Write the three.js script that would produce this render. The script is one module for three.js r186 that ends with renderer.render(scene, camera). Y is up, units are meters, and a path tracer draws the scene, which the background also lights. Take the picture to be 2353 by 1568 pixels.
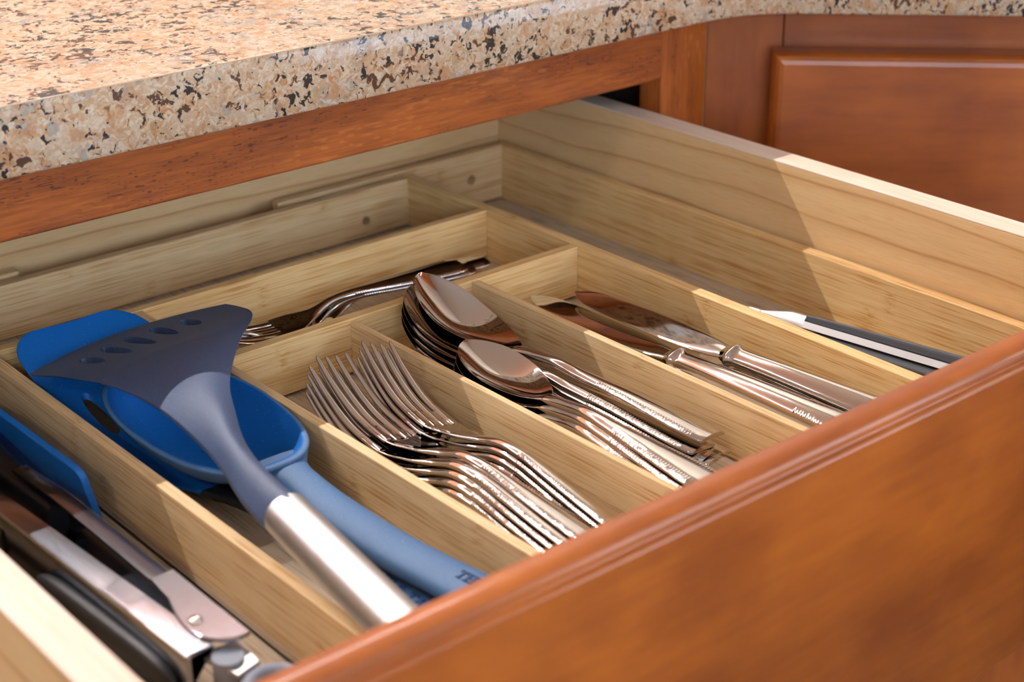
import * as THREE from 'three';
import { RoundedBoxGeometry } from 'three/addons/geometries/RoundedBoxGeometry.js';
import { TextGeometry } from 'three/addons/geometries/TextGeometry.js';
import { TessellateModifier } from 'three/addons/modifiers/TessellateModifier.js';
import { FontLoader } from 'three/addons/loaders/FontLoader.js';
import { mergeGeometries, mergeVertices, toCreasedNormals } from 'three/addons/utils/BufferGeometryUtils.js';
import { RectAreaLightUniformsLib } from 'three/addons/lights/RectAreaLightUniformsLib.js';
import { Brush, Evaluator, SUBTRACTION } from 'three-bvh-csg';

// ---------- camera, sky, lights, exposure ----------
const scene = new THREE.Scene();
const V = (x, y, z) => new THREE.Vector3(x, y, z);
const camera = new THREE.PerspectiveCamera(23.471, 2353 / 1568, 0.05, 30);
camera.position.set(-0.6199, 0.3834, 0.6745);
camera.up.set(0.27, 0.9119, -0.309);
camera.lookAt(-0.6199 + 0.5872, 0.3834 - 0.4103, 0.6745 - 0.6977);
camera.focus = 0.835;
camera.userData.fStop = 9;
scene.add(camera);
scene.background = new THREE.Color().setRGB(0.62, 0.78, 1.0);   // daylight outside the window
scene.backgroundIntensity = 11;
const renderer = new THREE.WebGLRenderer({ antialias: true });
renderer.toneMapping = THREE.LinearToneMapping;
renderer.toneMappingExposure = 1.13;
renderer.shadowMap.enabled = true;
RectAreaLightUniformsLib.init();
const LED_BACK = 1180, LED_SIDE = 260, CEIL = 34;               // radiance of the linear lamp on the ceiling behind the counter, the strip under the wall cabinets and the downlights
const LED_COLOR = [1.0, 0.95, 0.91], LED_SIDE_COLOR = [1.0, 0.86, 0.66], CEIL_COLOR = [1.0, 0.92, 0.84];

// ---------- helpers ----------
const counts = {};
const numbered = (n) => { const k = counts[n] = (counts[n] ?? -1) + 1; return k ? n + '_' + String(k).padStart(3, '0') : n; };
function tag(o, label, category, group) { o.userData.label = label; o.userData.category = category; if (group) o.userData.group = group; return o; }
function thing(name, label, category, group, pos = [0, 0, 0]) {
  const o = new THREE.Group(); o.name = numbered(name); o.position.set(...pos); scene.add(o); return tag(o, label, category, group);
}
function part(name, geo, mat, parent, label) {
  const m = new THREE.Mesh(geo, mat); m.name = parent === scene ? numbered(name) : name; m.castShadow = m.receiveShadow = true; parent.add(m);
  if (label) m.userData.label = label; return m;
}
function struct(name, geo, mat) { const m = part(name, geo, mat, scene); m.userData.kind = 'structure'; return m; }
const mulberry = (a) => () => { a |= 0; a = a + 0x6D2B79F5 | 0; let t = Math.imul(a ^ a >>> 15, 1 | a); t = t + Math.imul(t ^ t >>> 7, 61 | t) ^ t; return ((t ^ t >>> 14) >>> 0) / 4294967296; };
const rnd = mulberry(7);
const hash = (x, y, s) => { let h = Math.imul(x, 374761393) + Math.imul(y, 668265263) + Math.imul(s, 1274126177) | 0; h = Math.imul(h ^ h >>> 13, 1274126177); h ^= h >>> 16; return (h >>> 0) / 4294967296; };
const fl = Math.floor, mod = (a, n) => ((a % n) + n) % n, cl = (x, a = 0, b = 1) => x < a ? a : x > b ? b : x, mix = (a, b, t) => a + (b - a) * t;
const ss = (a, b, x) => { x = cl((x - a) / (b - a)); return x * x * (3 - 2 * x); };
function vn(x, y, px, py, s) {                                   // periodic value noise
  const ix = fl(x), iy = fl(y), fx = x - ix, fy = y - iy, u = fx * fx * (3 - 2 * fx), v = fy * fy * (3 - 2 * fy);
  const a = mod(ix, px), b = mod(ix + 1, px), c = mod(iy, py), d = mod(iy + 1, py);
  return mix(mix(hash(a, c, s), hash(b, c, s), u), mix(hash(a, d, s), hash(b, d, s), u), v);
}
const fbm = (x, y, px, py, s, o = 3) => { let r = 0, a = .5, t = 0; for (let i = 0; i < o; i++) { r += a * vn(x, y, px, py, s + i); t += a; x *= 2; y *= 2; px *= 2; py *= 2; a *= .5; } return r / t; };
function worley(x, y, p, s) {                                    // nearest cell: [distance, second distance, id]
  const ix = fl(x), iy = fl(y); let d1 = 9, d2 = 9, id = 0;
  for (let j = -1; j < 2; j++) for (let i = -1; i < 2; i++) {
    const cx = mod(ix + i, p), cy = mod(iy + j, p), dx = ix + i + hash(cx, cy, s) - x, dy = iy + j + hash(cx, cy, s + 1) - y, d = dx * dx + dy * dy;
    if (d < d1) { d2 = d1; d1 = d; id = cx * 4099 + cy; } else if (d < d2) d2 = d;
  }
  return [Math.sqrt(d1), Math.sqrt(d2), id];
}
function texture(w, h, sizeU, sizeV, fn, srgb = true) {          // fn(u 0..1, v 0..1) -> [r, g, b] 0..255
  const d = new Uint8Array(w * h * 4);
  for (let j = 0, k = 0; j < h; j++) for (let i = 0; i < w; i++, k += 4) { const c = fn(i / w, j / h); d[k] = cl(c[0], 0, 255); d[k + 1] = cl(c[1], 0, 255); d[k + 2] = cl(c[2], 0, 255); d[k + 3] = 255; }
  const t = new THREE.DataTexture(d, w, h); t.wrapS = t.wrapT = THREE.RepeatWrapping; t.magFilter = THREE.LinearFilter; t.minFilter = THREE.LinearMipmapLinearFilter; t.generateMipmaps = true;
  if (srgb) t.colorSpace = THREE.SRGBColorSpace; t.repeat.set(1 / sizeU, 1 / sizeV); t.needsUpdate = true; return t;
}
const m3 = (a, b, t) => [mix(a[0], b[0], t), mix(a[1], b[1], t), mix(a[2], b[2], t)];

// ---------- procedural textures ----------
function bambooTex(light, amber, seed) {                         // 0.36 m along the grain, 0.12 m across
  return texture(1024, 1024, .36, .12, (u, v) => {
    const row = fl(v * 8), tone = hash(row, 3, seed), uo = u + hash(row, 9, seed);
    const st = vn(u * 14, v * 300, 14, 300, seed), fine = vn(u * 40, v * 500, 40, 500, seed + 1), wide = fbm(u * 5, v * 40, 5, 40, seed + 2, 2);
    let a = .16 * tone + .68 * ss(.52, .92, st) * (.35 + .9 * wide) + .22 * fine * fine + .22 * (wide - .4);
    const nd = mod(uo * 2 + hash(row, 5, seed), 1) - .5, nz = fbm(u * 90, v * 160, 90, 160, seed + 5, 2);   // a node of the cane
    if (Math.abs(nd) < .03) a += .5 * (1 - Math.abs(nd) / .03) * ss(.35, .75, nz) * (hash(row, fl(uo * 2), seed + 8) > .45 ? 1 : .12);
    return m3(light, amber, cl(a));
  });
}
const T_bamboo = bambooTex([238, 206, 150], [188, 128, 62], 11);
const T_bamboo2 = bambooTex([233, 203, 156], [184, 134, 80], 47);
const T_ply = texture(512, 512, .2, .1, (u, v) => { const s = vn(u * 12, v * 130, 12, 130, 5), w = fbm(u * 6, v * 30, 6, 30, 8); return m3([212, 192, 166], [150, 126, 100], cl(.5 * ss(.5, .95, s) + .4 * w)); });
const T_maple = texture(1024, 1024, .5, .16, (u, v) => {
  const q = v * 8 + .9 * fbm(u * 2, v * 3, 2, 3, 21, 3) + .1 * vn(u * 14, v * 14, 14, 14, 22), f = mod(q, 1), line = Math.exp(-((f - .5) * (f - .5)) / .0016) * (.35 + .65 * vn(u * 6, v * 5, 6, 5, 27)), soft = ss(.15, .5, f) * (f < .5 ? 1 : .12);
  const fine = vn(u * 60, v * 420, 60, 420, 24), w = fbm(u * 6, v * 10, 6, 10, 25);
  return m3([228, 192, 140], [168, 110, 58], cl(.50 * line + .14 * soft + .16 * fine * fine + .2 * (w - .4)));
});
const T_edge = texture(256, 256, .2, .05, (u, v) => m3([240, 222, 204], [222, 194, 170], .7 * vn(u * 10, v * 60, 10, 60, 61) + .3 * fbm(u * 4, v * 8, 4, 8, 62, 2)));
const T_cherry = texture(1024, 1024, .5, .5, (u, v) => {         // stained and lacquered, blotchy; grain along u
  const b = fbm(u * 9 + .7 * vn(u * 6, v * 9, 6, 9, 30), v * 13, 9, 13, 31, 4), s = fbm(u * 10, v * 110, 10, 110, 35, 2), r = vn(u * 26, v * 12, 26, 12, 38), p = vn(u * 90, v * 420, 90, 420, 39);
  return m3(m3([186, 98, 22], [126, 56, 8], cl(.1 + 1.25 * (b - .25) + .3 * (s - .5))), [198, 116, 40], .25 * ss(.6, .95, r) * (1 - s) + .1 * p);
});
const T_rail = texture(1024, 512, .36, .12, (u, v) => {          // the same stain on an open-pored, worn rail
  const b = fbm(u * 6, v * 9, 6, 9, 51, 4), s = fbm(u * 22, v * 120, 22, 120, 53, 3), p = ss(.74, .88, vn(u * 110, v * 210, 110, 210, 56)) * ss(.42, .62, b), w = ss(.66, .84, vn(u * 60, v * 110, 60, 110, 58)) * ss(.5, .75, vn(u * 5, v * 5, 5, 5, 59));
  return m3(m3(m3([182, 96, 30], [112, 50, 12], cl(1.2 * (b - .3) + .7 * (s - .45))), [66, 26, 10], .6 * p), [222, 136, 66], .4 * w);
});
function graniteTex(seed) {                                      // 0.42 m square, crystals of 2 to 8 mm
  const P = [[230, 216, 200], [228, 194, 164], [220, 178, 140], [236, 228, 218], [206, 196, 188], [224, 202, 174], [210, 168, 126], [230, 206, 188]];
  return texture(2048, 2048, .42, .42, (u, v) => {
    const q1 = fbm(u * 110, v * 110, 110, 110, seed, 3) - .5, q2 = fbm(u * 110, v * 110, 110, 110, seed + 7, 3) - .5, wx = u + .016 * q1, wy = v + .016 * q2;
    const a = worley(wx * 74, wy * 74, 74, seed + 20), b = worley(wx * 230, wy * 230, 230, seed + 30), b2 = hash(fl(mod(wx * 620 + 3 * q2, 620)), fl(mod(wy * 620, 620)), seed + 5);
    const zone = fbm(u * 11, v * 11, 11, 11, seed + 40, 3), h1 = hash(a[2], 1, seed), h2 = hash(b[2], 2, seed);
    let c = m3(m3(P[fl(h1 * 8)], P[fl(h2 * 8)], .45), [226, 198, 168], .10 + .42 * fbm(u * 40, v * 40, 40, 40, seed + 90, 3));
    if (h1 > .66) c = m3(c, [182, 182, 188], .75 * ss(.42, .6, zone));   // smoky quartz
    if (h2 > .78) c = m3(c, [246, 242, 236], .65);
    if (h2 < .09) c = m3(c, [196, 130, 76], .6);
    c = m3(c, b2 > .5 ? [244, 236, 226] : [206, 158, 116], .22 * Math.abs(b2 - .5) * 2);
    c = m3(c, [204, 140, 92], .45 * ss(.52, .72, fbm(u * 60, v * 60, 60, 60, seed + 44, 3)) * ss(.3, .6, zone));
    const g = fbm(u * 420, v * 420, 420, 420, seed + 60, 2); c = c.map((x) => x * (.94 + .12 * g));
    const c1 = fbm(u * 17, v * 17, 17, 17, seed + 50, 2), k = fbm(wx * 120, wy * 120, 120, 120, seed + 55, 4), k2 = fbm(u * 300, v * 300, 300, 300, seed + 65, 2);
    const dark = ss(.655, .69, k + .30 * (c1 - .5) + .10 * (k2 - .5)), small = ss(.80, .84, vn(wx * 210, wy * 210, 210, 210, seed + 70) * .85 + .15 * k2) * ss(.40, .55, c1);
    return m3(c, fbm(u * 45, v * 45, 45, 45, seed + 77, 2) > .47 ? [34, 33, 36] : [92, 60, 38], cl(.95 * dark + .8 * small));
  });
}
const T_granite = graniteTex(100);
const T_dust = texture(512, 512, .06, .06, (u, v) => { const s = ss(.9, .96, vn(u * 110, v * 110, 110, 110, 81)) * .55 + ss(.93, .97, vn(u * 220, v * 220, 220, 220, 82)) * .4; return m3([12, 104, 190], [150, 200, 240], cl(s)); });
const T_slate = texture(512, 512, .06, .06, (u, v) => { const s = ss(.91, .97, vn(u * 120, v * 120, 120, 120, 83)) * .35, f = vn(u * 200, v * 200, 200, 200, 84); return m3(m3([66, 106, 152], [80, 120, 166], f), [190, 215, 240], s); });
const T_nylon = texture(512, 512, .06, .06, (u, v) => { const s = ss(.93, .98, vn(u * 120, v * 120, 120, 120, 86)) * .4, f = vn(u * 190, v * 190, 190, 190, 87); return m3(m3([56, 72, 102], [72, 90, 124], f), [190, 205, 225], s); });
const T_brush = texture(512, 512, .05, .02, (u, v) => { const a = 150 + 70 * vn(u * 8, v * 220, 8, 220, 90); return [a, a, a]; }, false);

// ---------- materials ----------
const std = (o) => new THREE.MeshStandardMaterial(o), phys = (o) => new THREE.MeshPhysicalMaterial(o);
const M = {
  bamboo: std({ map: T_bamboo, roughness: .5 }), bamboo2: std({ map: T_bamboo2, roughness: .5 }),
  ply: std({ map: T_ply, roughness: .65 }), maple: phys({ map: T_maple, roughness: .5, clearcoat: .25, clearcoatRoughness: .35 }),
  edge: std({ map: T_edge, roughness: .5 }),
  cherry: phys({ map: T_cherry, roughness: .55, clearcoat: .34, clearcoatRoughness: .13 }), rail: phys({ map: T_rail, roughness: .5, clearcoat: .45, clearcoatRoughness: .16, bumpMap: T_rail, bumpScale: .00025 }),
  granite: phys({ map: T_granite, color: 0xd8d0c2, roughness: .7, clearcoat: .45, clearcoatRoughness: .1 }),
  chrome: std({ color: 0xd2ceca, metalness: 1, roughness: .045 }), bead: std({ color: 0xe8e6e2, metalness: 1, roughness: .12 }),
  steel: std({ color: 0xaab0bc, metalness: 1, roughness: .27, roughnessMap: T_brush }), brushed: std({ color: 0xcfd0d3, metalness: 1, roughness: .55, roughnessMap: T_brush }),
  dull: std({ color: 0xc6c8ca, metalness: .85, roughness: .5 }),
  blue: std({ map: T_dust, roughness: .5 }), slate: std({ map: T_slate, roughness: .55 }), nylon: std({ map: T_nylon, roughness: .5 }),
  black: std({ color: 0x141519, roughness: .35 }), rubber: std({ color: 0x202329, roughness: .45 }), scale: std({ color: 0x50565f, roughness: .42 }), ink: std({ color: 0x1b3f74, roughness: .6 }), grey: std({ color: 0x7f8899, roughness: .5 }),
  ceiling: std({ color: 0xd2cdc6, roughness: .9 }), wall: std({ color: 0xc9c3b9, roughness: .9 }), floor: std({ color: 0x93826e, roughness: .5 }), white: std({ color: 0xeeeeea, roughness: .5 }), dark: std({ color: 0x2a1a10, roughness: .8 }),
  glass: phys({ color: 0xffffff, transmission: 1, thickness: 0, roughness: 0 }),
};

// ---------- geometry helpers ----------
function grainUV(g, axis, off = rnd() * 3) {                     // box-mapped uv in metres, u along the grain
  const p = g.attributes.position, n = g.attributes.normal, uv = new Float32Array(p.count * 2), off2 = off * 1.7;
  for (let i = 0; i < p.count; i++) {
    const c = [p.getX(i), p.getY(i), p.getZ(i)], a = [Math.abs(n.getX(i)), Math.abs(n.getY(i)), Math.abs(n.getZ(i))];
    const k = a[0] >= a[1] && a[0] >= a[2] ? 0 : a[1] >= a[2] ? 1 : 2, r = [0, 1, 2].filter((x) => x !== k);
    if (k === axis) { uv[2 * i] = c[r[0]] * .3 + off; uv[2 * i + 1] = c[r[1]] + off2; } else { uv[2 * i] = c[axis] + off; uv[2 * i + 1] = c[r[0] === axis ? r[1] : r[0]] + off2; }
  }
  g.setAttribute('uv', new THREE.BufferAttribute(uv, 2)); return g;
}
function boxBy(x0, x1, y0, y1, z0, z1, axis = 0, r = .0008) {    // a board between two corners, edges eased
  const g = new RoundedBoxGeometry(x1 - x0, y1 - y0, z1 - z0, 2, Math.min(r, (x1 - x0) / 2.1, (y1 - y0) / 2.1, (z1 - z0) / 2.1));
  g.translate((x0 + x1) / 2, (y0 + y1) / 2, (z0 + z1) / 2); return grainUV(g, axis);
}
function curve(keys) {                                           // smooth interpolation through [t, value] keys
  const n = keys.length, sl = keys.map((k, i) => { const a = keys[Math.max(0, i - 1)], b = keys[Math.min(n - 1, i + 1)]; return (b[1] - a[1]) / (b[0] - a[0]); });
  return (t) => {
    if (t <= keys[0][0]) return keys[0][1]; if (t >= keys[n - 1][0]) return keys[n - 1][1];
    let i = 0; while (t > keys[i + 1][0]) i++;
    const h = keys[i + 1][0] - keys[i][0], s = (t - keys[i][0]) / h, s2 = s * s, s3 = s2 * s;
    return (2 * s3 - 3 * s2 + 1) * keys[i][1] + (s3 - 2 * s2 + s) * h * sl[i] + (-2 * s3 + 3 * s2) * keys[i + 1][1] + (s3 - s2) * h * sl[i + 1];
  };
}
function loft(rings, cuts = [0, rings.length - 1]) {             // closed cross-sections skinned into one surface, cut into parts that share normals
  const n = rings[0].length, R = rings.length, pos = [], uv = []; let along = 0;
  for (let i = 0; i < R; i++) {
    if (i) along += rings[i][0].distanceTo(rings[i - 1][0]); let round = 0;
    for (let j = 0; j < n; j++) { const p = rings[i][j]; if (j) round += p.distanceTo(rings[i][j - 1]); pos.push(p.x, p.y, p.z); uv.push(along, round); }
  }
  const idx = (a, b) => { const q = []; for (let i = a; i < b; i++) for (let j = 0; j < n; j++) { const k = (j + 1) % n, A = i * n + j, B = i * n + k, C = A + n, D = B + n; q.push(A, C, B, B, C, D); } return q; };
  const g = new THREE.BufferGeometry(); g.setAttribute('position', new THREE.Float32BufferAttribute(pos, 3)); g.setAttribute('uv', new THREE.Float32BufferAttribute(uv, 2)); g.setIndex(idx(0, R - 1)); g.computeVertexNormals();
  const N = g.attributes.normal.array, out = [];
  for (let c = 0; c + 1 < cuts.length; c++) {
    const a = cuts[c], b = cuts[c + 1], P = pos.slice(a * n * 3, (b + 1) * n * 3), NN = Array.from(N.slice(a * n * 3, (b + 1) * n * 3)), UV = uv.slice(a * n * 2, (b + 1) * n * 2), I = idx(0, b - a);
    for (const [ring, flip] of [[a, false], [b, true]]) {        // caps, at the two ends of the whole only
      if (ring !== 0 && ring !== R - 1) continue;
      const ctr = rings[ring].reduce((s, p) => s.add(p), V(0, 0, 0)).divideScalar(n), base = P.length / 3, nr = V(0, 0, 0);
      for (let j = 0; j < n; j++) { const p = rings[ring][j].clone().sub(ctr), q = rings[ring][(j + 1) % n].clone().sub(ctr); nr.add(p.cross(q)); }
      if (flip) nr.negate(); nr.lengthSq() > 0 ? nr.normalize() : nr.set(0, 0, 1); if (nr.lengthSq() === 0) nr.set(0, 0, 1);
      const other = rings[ring === a ? Math.min(a + 1, R - 1) : Math.max(b - 1, 0)][0]; const outward = ctr.clone().sub(other); const sgn = nr.dot(outward) < 0 ? -1 : 1; nr.multiplyScalar(sgn);
      P.push(ctr.x, ctr.y, ctr.z); NN.push(nr.x, nr.y, nr.z); UV.push(0, 0);
      for (let j = 0; j < n; j++) { const p = rings[ring][j]; P.push(p.x, p.y, p.z); NN.push(nr.x, nr.y, nr.z); UV.push(p.x, p.y); }
      for (let j = 0; j < n; j++) { const u = base + 1 + j, w = base + 1 + (j + 1) % n; flip ? I.push(base, w, u) : I.push(base, u, w); }
    }
    const o = new THREE.BufferGeometry(); o.setAttribute('position', new THREE.Float32BufferAttribute(P, 3)); o.setAttribute('normal', new THREE.Float32BufferAttribute(NN, 3)); o.setAttribute('uv', new THREE.Float32BufferAttribute(UV, 2)); o.setIndex(I); out.push(o);
  }
  return out;
}
function flatRing(z, w, t, y, camber, n = 32, e = .55) {         // section of flatware: half width w, thickness t, cross curve camber(r)
  const a = []; for (let j = 0; j < n; j++) { const th = j / n * Math.PI * 2, c = Math.cos(th), s = Math.sin(th), r = Math.sign(c) * Math.abs(c) ** .8, o = Math.sign(s) * Math.abs(s) ** e; a.push(V(-r * w, y + camber(r, s > 0) + o * t / 2, z)); } return a;
}
function ovalTube(pts, rx, ry, n = 20, e = 1) {                  // oval bar along points that run mostly along z
  return pts.map(([x, y, z], i) => { const a = []; for (let j = 0; j < n; j++) { const t = j / n * Math.PI * 2, c = Math.cos(t), s = Math.sin(t); a.push(V(x - Math.sign(c) * Math.abs(c) ** e * rx(i / (pts.length - 1)), y + Math.sign(s) * Math.abs(s) ** e * ry(i / (pts.length - 1)), z)); } return a; });
}
const lerpPts = (a, b, n) => Array.from({ length: n + 1 }, (_, i) => [mix(a[0], b[0], i / n), mix(a[1], b[1], i / n), mix(a[2], b[2], i / n)]);
function pose(o, p, r) { o.position.set(...p); o.rotation.set(r[0], r[1], r[2], 'YXZ'); return o; }
function extrudeX(profile, x0, x1) {                             // profile of [z, y], swept along x
  const s = new THREE.Shape(profile.map(([z, y]) => new THREE.Vector2(z, y))), g = new THREE.ExtrudeGeometry(s, { depth: x1 - x0, bevelEnabled: false });
  g.applyMatrix4(new THREE.Matrix4().makeBasis(V(0, 0, 1), V(0, 1, 0), V(-1, 0, 0))); g.translate(x1, 0, 0); return g;
}

// ---------- the room ----------
{
  const y0 = -.735, y1 = 1.70, x0 = -2.9, x1 = 1.25, z0 = -1.65, z1 = 3.2, t = .12;
  struct('floor', grainUV(new THREE.BoxGeometry(x1 - x0 + 2 * t, t, z1 - z0 + 2 * t).translate((x0 + x1) / 2, y0 - t / 2, (z0 + z1) / 2), 0), M.floor);
  struct('ceiling', grainUV(new THREE.BoxGeometry(x1 - x0 + 2 * t, t, z1 - z0 + 2 * t).translate((x0 + x1) / 2, y1 + t / 2, (z0 + z1) / 2), 0), M.ceiling);
  struct('wall_back', new THREE.BoxGeometry(x1 - x0 + 2 * t, y1 - y0, t).translate((x0 + x1) / 2, (y0 + y1) / 2, z0 - t / 2), M.wall);
  const windowWall = (name, k, horiz, at, out, a0, a1, b0, b1) => {  // a wall with one framed window; horiz: the wall runs along x
    const wy0 = .12, wy1 = 1.42, box = (c0, c1, p, q, d, o) => horiz ? new THREE.BoxGeometry(q - p, c1 - c0, d).translate((p + q) / 2, (c0 + c1) / 2, at + out * o) : new THREE.BoxGeometry(d, c1 - c0, q - p).translate(at + out * o, (c0 + c1) / 2, (p + q) / 2);
    struct(name, mergeGeometries([box(y0, wy0, a0, a1, t, t / 2), box(wy1, y1, a0, a1, t, t / 2), box(wy0, wy1, a0, b0, t, t / 2), box(wy0, wy1, b1, a1, t, t / 2)]), M.wall);
    const w = new THREE.Group(); w.name = 'window_' + k; w.userData.kind = 'structure'; scene.add(w); const m = (b0 + b1) / 2;
    part('window_frame', mergeGeometries([box(wy0, wy0 + .05, b0, b1, .06, .06), box(wy1 - .05, wy1, b0, b1, .06, .06), box(wy0, wy1, b0, b0 + .05, .06, .06), box(wy0, wy1, b1 - .05, b1, .06, .06), box(wy0, wy1, m - .025, m + .025, .06, .06)]), M.white, w);
    part('window_pane', box(wy0 + .05, wy1 - .05, b0 + .05, b1 - .05, .004, .06), M.glass, w);
  };
  windowWall('wall_front', 1, true, z1, 1, x0 - t, x1 + t, -2.8, -.9);
  windowWall('wall_right', 2, false, x1, 1, z0, z1, 1.38, 2.6);
  struct('wall_left', new THREE.BoxGeometry(t, y1 - y0, z1 - z0).translate(x0 - t / 2, (y0 + y1) / 2, (z0 + z1) / 2), M.wall);
}
const glow = (c, k) => std({ color: 0x333333, emissive: new THREE.Color().setRGB(...c), emissiveIntensity: k, roughness: .6 });
function panelLight(x, y, z, w, h, color, power, dir, parent) {   // the light of a fitting, just in front of its glowing face
  const l = new THREE.RectAreaLight(new THREE.Color().setRGB(...color), power, w, h); l.position.set(x, y, z); l.lookAt(x + dir[0], y + dir[1], z + dir[2]); l.castShadow = true; l.name = 'lamp_light'; parent.add(l); return l;
}
[[-.75, 1.62, .75], [.45, 1.9, .4], [-2.1, .9, 3.2], [-.9, 2.7, .25]].forEach(([x, z, k], i) => {       // ceiling downlights
  const t = thing('ceiling_light', ['round recessed ceiling light before the open drawer', 'round recessed ceiling light toward the right wall', 'round recessed ceiling light toward the left wall', 'round recessed ceiling light farthest from the counter'][i], 'light', null, [x, 1.70, z]);
  part('trim_ring', new THREE.TorusGeometry(.085, .012, 12, 40).rotateX(Math.PI / 2), M.white, t);
  part('diffuser', new THREE.CylinderGeometry(.08, .08, .008, 32).translate(0, -.005, 0), glow(CEIL_COLOR, CEIL * k * .35), t);
  panelLight(x, 1.70 - .012, z, .14, .14, CEIL_COLOR, CEIL * k, [0, -1, .0001], scene);
});
function ledStrip(label, a, b, n, power, color, w, dp) {          // a channel with a row of small glowing chips
  const t = thing('led_strip', label, 'light strip'), d = V(...b).sub(V(...a)), L = d.length(), ang = Math.atan2(-d.z, d.x);
  part('channel', new THREE.BoxGeometry(L + .03, .008, .016).rotateY(ang).translate((a[0] + b[0]) / 2, a[1] + .006, (a[2] + b[2]) / 2), M.white, t);
  const chips = [];
  for (let i = 0; i < n; i++) {
    const s = (i + .5) / n, p = V(...a).addScaledVector(d, s);
    chips.push(new THREE.BoxGeometry(w, .002, dp).rotateY(ang).translate(p.x, p.y + .0015, p.z));
    const l = panelLight(p.x, p.y - .001, p.z, w, dp, color, power, [0, -1, 0], scene); l.rotation.set(-Math.PI / 2, 0, ang, 'XYZ');
  }
  part('chip', mergeGeometries(chips), glow(color, power * .3), t).userData.kind = 'stuff';
}
ledStrip('slim LED channel along the ceiling behind the counter', [-1.75, 1.686, -1.195], [1.0, 1.686, -1.195], 46, LED_BACK, LED_COLOR, .026, .012);
ledStrip('LED strip under the wall cabinets on the right wall', [.93, .64, .33], [.93, .64, 1.25], 22, LED_SIDE, LED_SIDE_COLOR, .020, .008);

// ---------- cabinets and counter ----------
const YT = .1445;                                                // underside of the stone
function raisedFront(w, h, axis = 0) {                           // slab front with a moulded edge: back plate and a bevelled face
  const s = new THREE.Shape(); s.moveTo(-w / 2 + .007, -h / 2 + .007); s.lineTo(w / 2 - .007, -h / 2 + .007); s.lineTo(w / 2 - .007, h / 2 - .007); s.lineTo(-w / 2 + .007, h / 2 - .007); s.closePath();
  const g = new THREE.ExtrudeGeometry(s, { depth: .010, bevelEnabled: true, bevelThickness: .008, bevelSize: .007, bevelSegments: 4, bevelOffset: 0 }); g.translate(0, 0, .008);
  return grainUV(g, axis);
}
const DX0 = -.4529, DX1 = .1217;                                 // outer sides of the drawer box
{
  const t = thing('base_cabinet', 'reddish-brown stained base cabinet that the open cutlery drawer slides out of', 'cabinet');
  const zf = -.063, zb = -.083;
  part('top_rail', boxBy(DX0 - .05, .1297, .0986, YT, zb, zf, 0, .0015), M.rail, t, 'worn open-pored rail above the drawer opening');
  part('stile', boxBy(.1297, .1717, -.62, YT, zb, zf, 1, .001), M.rail, t); part('stile', boxBy(DX0 - .05, DX0 - .008, -.62, .0984, zb, zf, 1, .001), M.rail, t);
  part('middle_rail', boxBy(DX0 - .008, .1297, -.10, -.075, zb, zf, 0, .001), M.rail, t);
  part('side_panel', boxBy(.145, .160, -.62, YT, -.66, zb, 2), M.dark, t); part('side_panel', boxBy(DX0 - .04, DX0 - .025, -.62, YT, -.66, zb, 2), M.dark, t);
  part('drawer_slide', boxBy(.124, .145, -.02, .06, -.62, -.10, 2), M.dark, t);
  part('back_panel', boxBy(DX0 - .025, .145, -.62, YT, -.675, -.66, 0), M.dark, t); part('bottom_panel', boxBy(DX0 - .025, .145, -.62, -.60, -.66, zb, 0), M.dark, t); part('toe_kick', boxBy(DX0 - .05, .1717, -.735, -.62, -.66, -.12, 0), M.dark, t);
  for (const [a, b] of [[-.455, -.166], [-.160, .130]]) part('door', raisedFront(b - a, .52, 1).translate((a + b) / 2, -.345, zf), M.cherry, t);
}
{
  const t = thing('corner_cabinet', 'diagonal corner base cabinet in reddish-brown wood, right of the drawer', 'cabinet', null, [.1718, 0, -.063]);
  t.rotation.y = -Math.PI / 4;                                   // local x runs along the diagonal face, local z out of it
  part('stile', boxBy(0, .0494, -.62, YT, -.02, 0, 1, .0008), M.cherry, t); part('top_rail', boxBy(.0500, .616, .085, YT, -.02, 0, 0, .0008), M.cherry, t); part('stile', boxBy(.616, .66, -.62, YT, -.02, 0, 1, .0008), M.cherry, t);
  part('carcass', boxBy(.05, .616, -.62, .085, -.03, -.012, 0), M.dark, t); part('toe_kick', boxBy(.03, .62, -.735, -.62, -.07, -.055, 0), M.dark, t);
  const fr = part('drawer_front', raisedFront(.576, .178, 0).translate(.0424 + .288, .1142 - .089 + .0015, 0), M.cherry, t, 'closed orange-brown drawer front with a moulded edge');
  part('door', raisedFront(.576, .50, 1).translate(.0424 + .288, -.345, 0), M.cherry, t);
}
{
  const t = thing('base_cabinet', 'stained base cabinet along the right wall beyond the diagonal corner', 'cabinet');
  part('carcass', boxBy(.66, 1.24, -.62, YT, .40, 2.0, 1), M.cherry, t); part('toe_kick', boxBy(.72, 1.24, -.735, -.62, .40, 2.0, 1), M.dark, t);
  for (let k = 0; k < 4; k++) part('door', raisedFront(.38, .70, 1).rotateY(-Math.PI / 2).translate(.66, -.26, .60 + k * .395), M.cherry, t);
  const u = thing('base_cabinet', 'stained base cabinet under the counter left of the open drawer', 'cabinet');
  part('carcass', boxBy(-1.7, DX0 - .052, -.62, YT, -.66, -.063, 1), M.cherry, u); part('toe_kick', boxBy(-1.7, DX0 - .052, -.735, -.62, -.66, -.12, 0), M.dark, u);
  for (let k = 0; k < 3; k++) part('door', raisedFront(.37, .70, 1).translate(-1.49 + k * .395, -.26, -.063), M.cherry, u);
}
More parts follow.
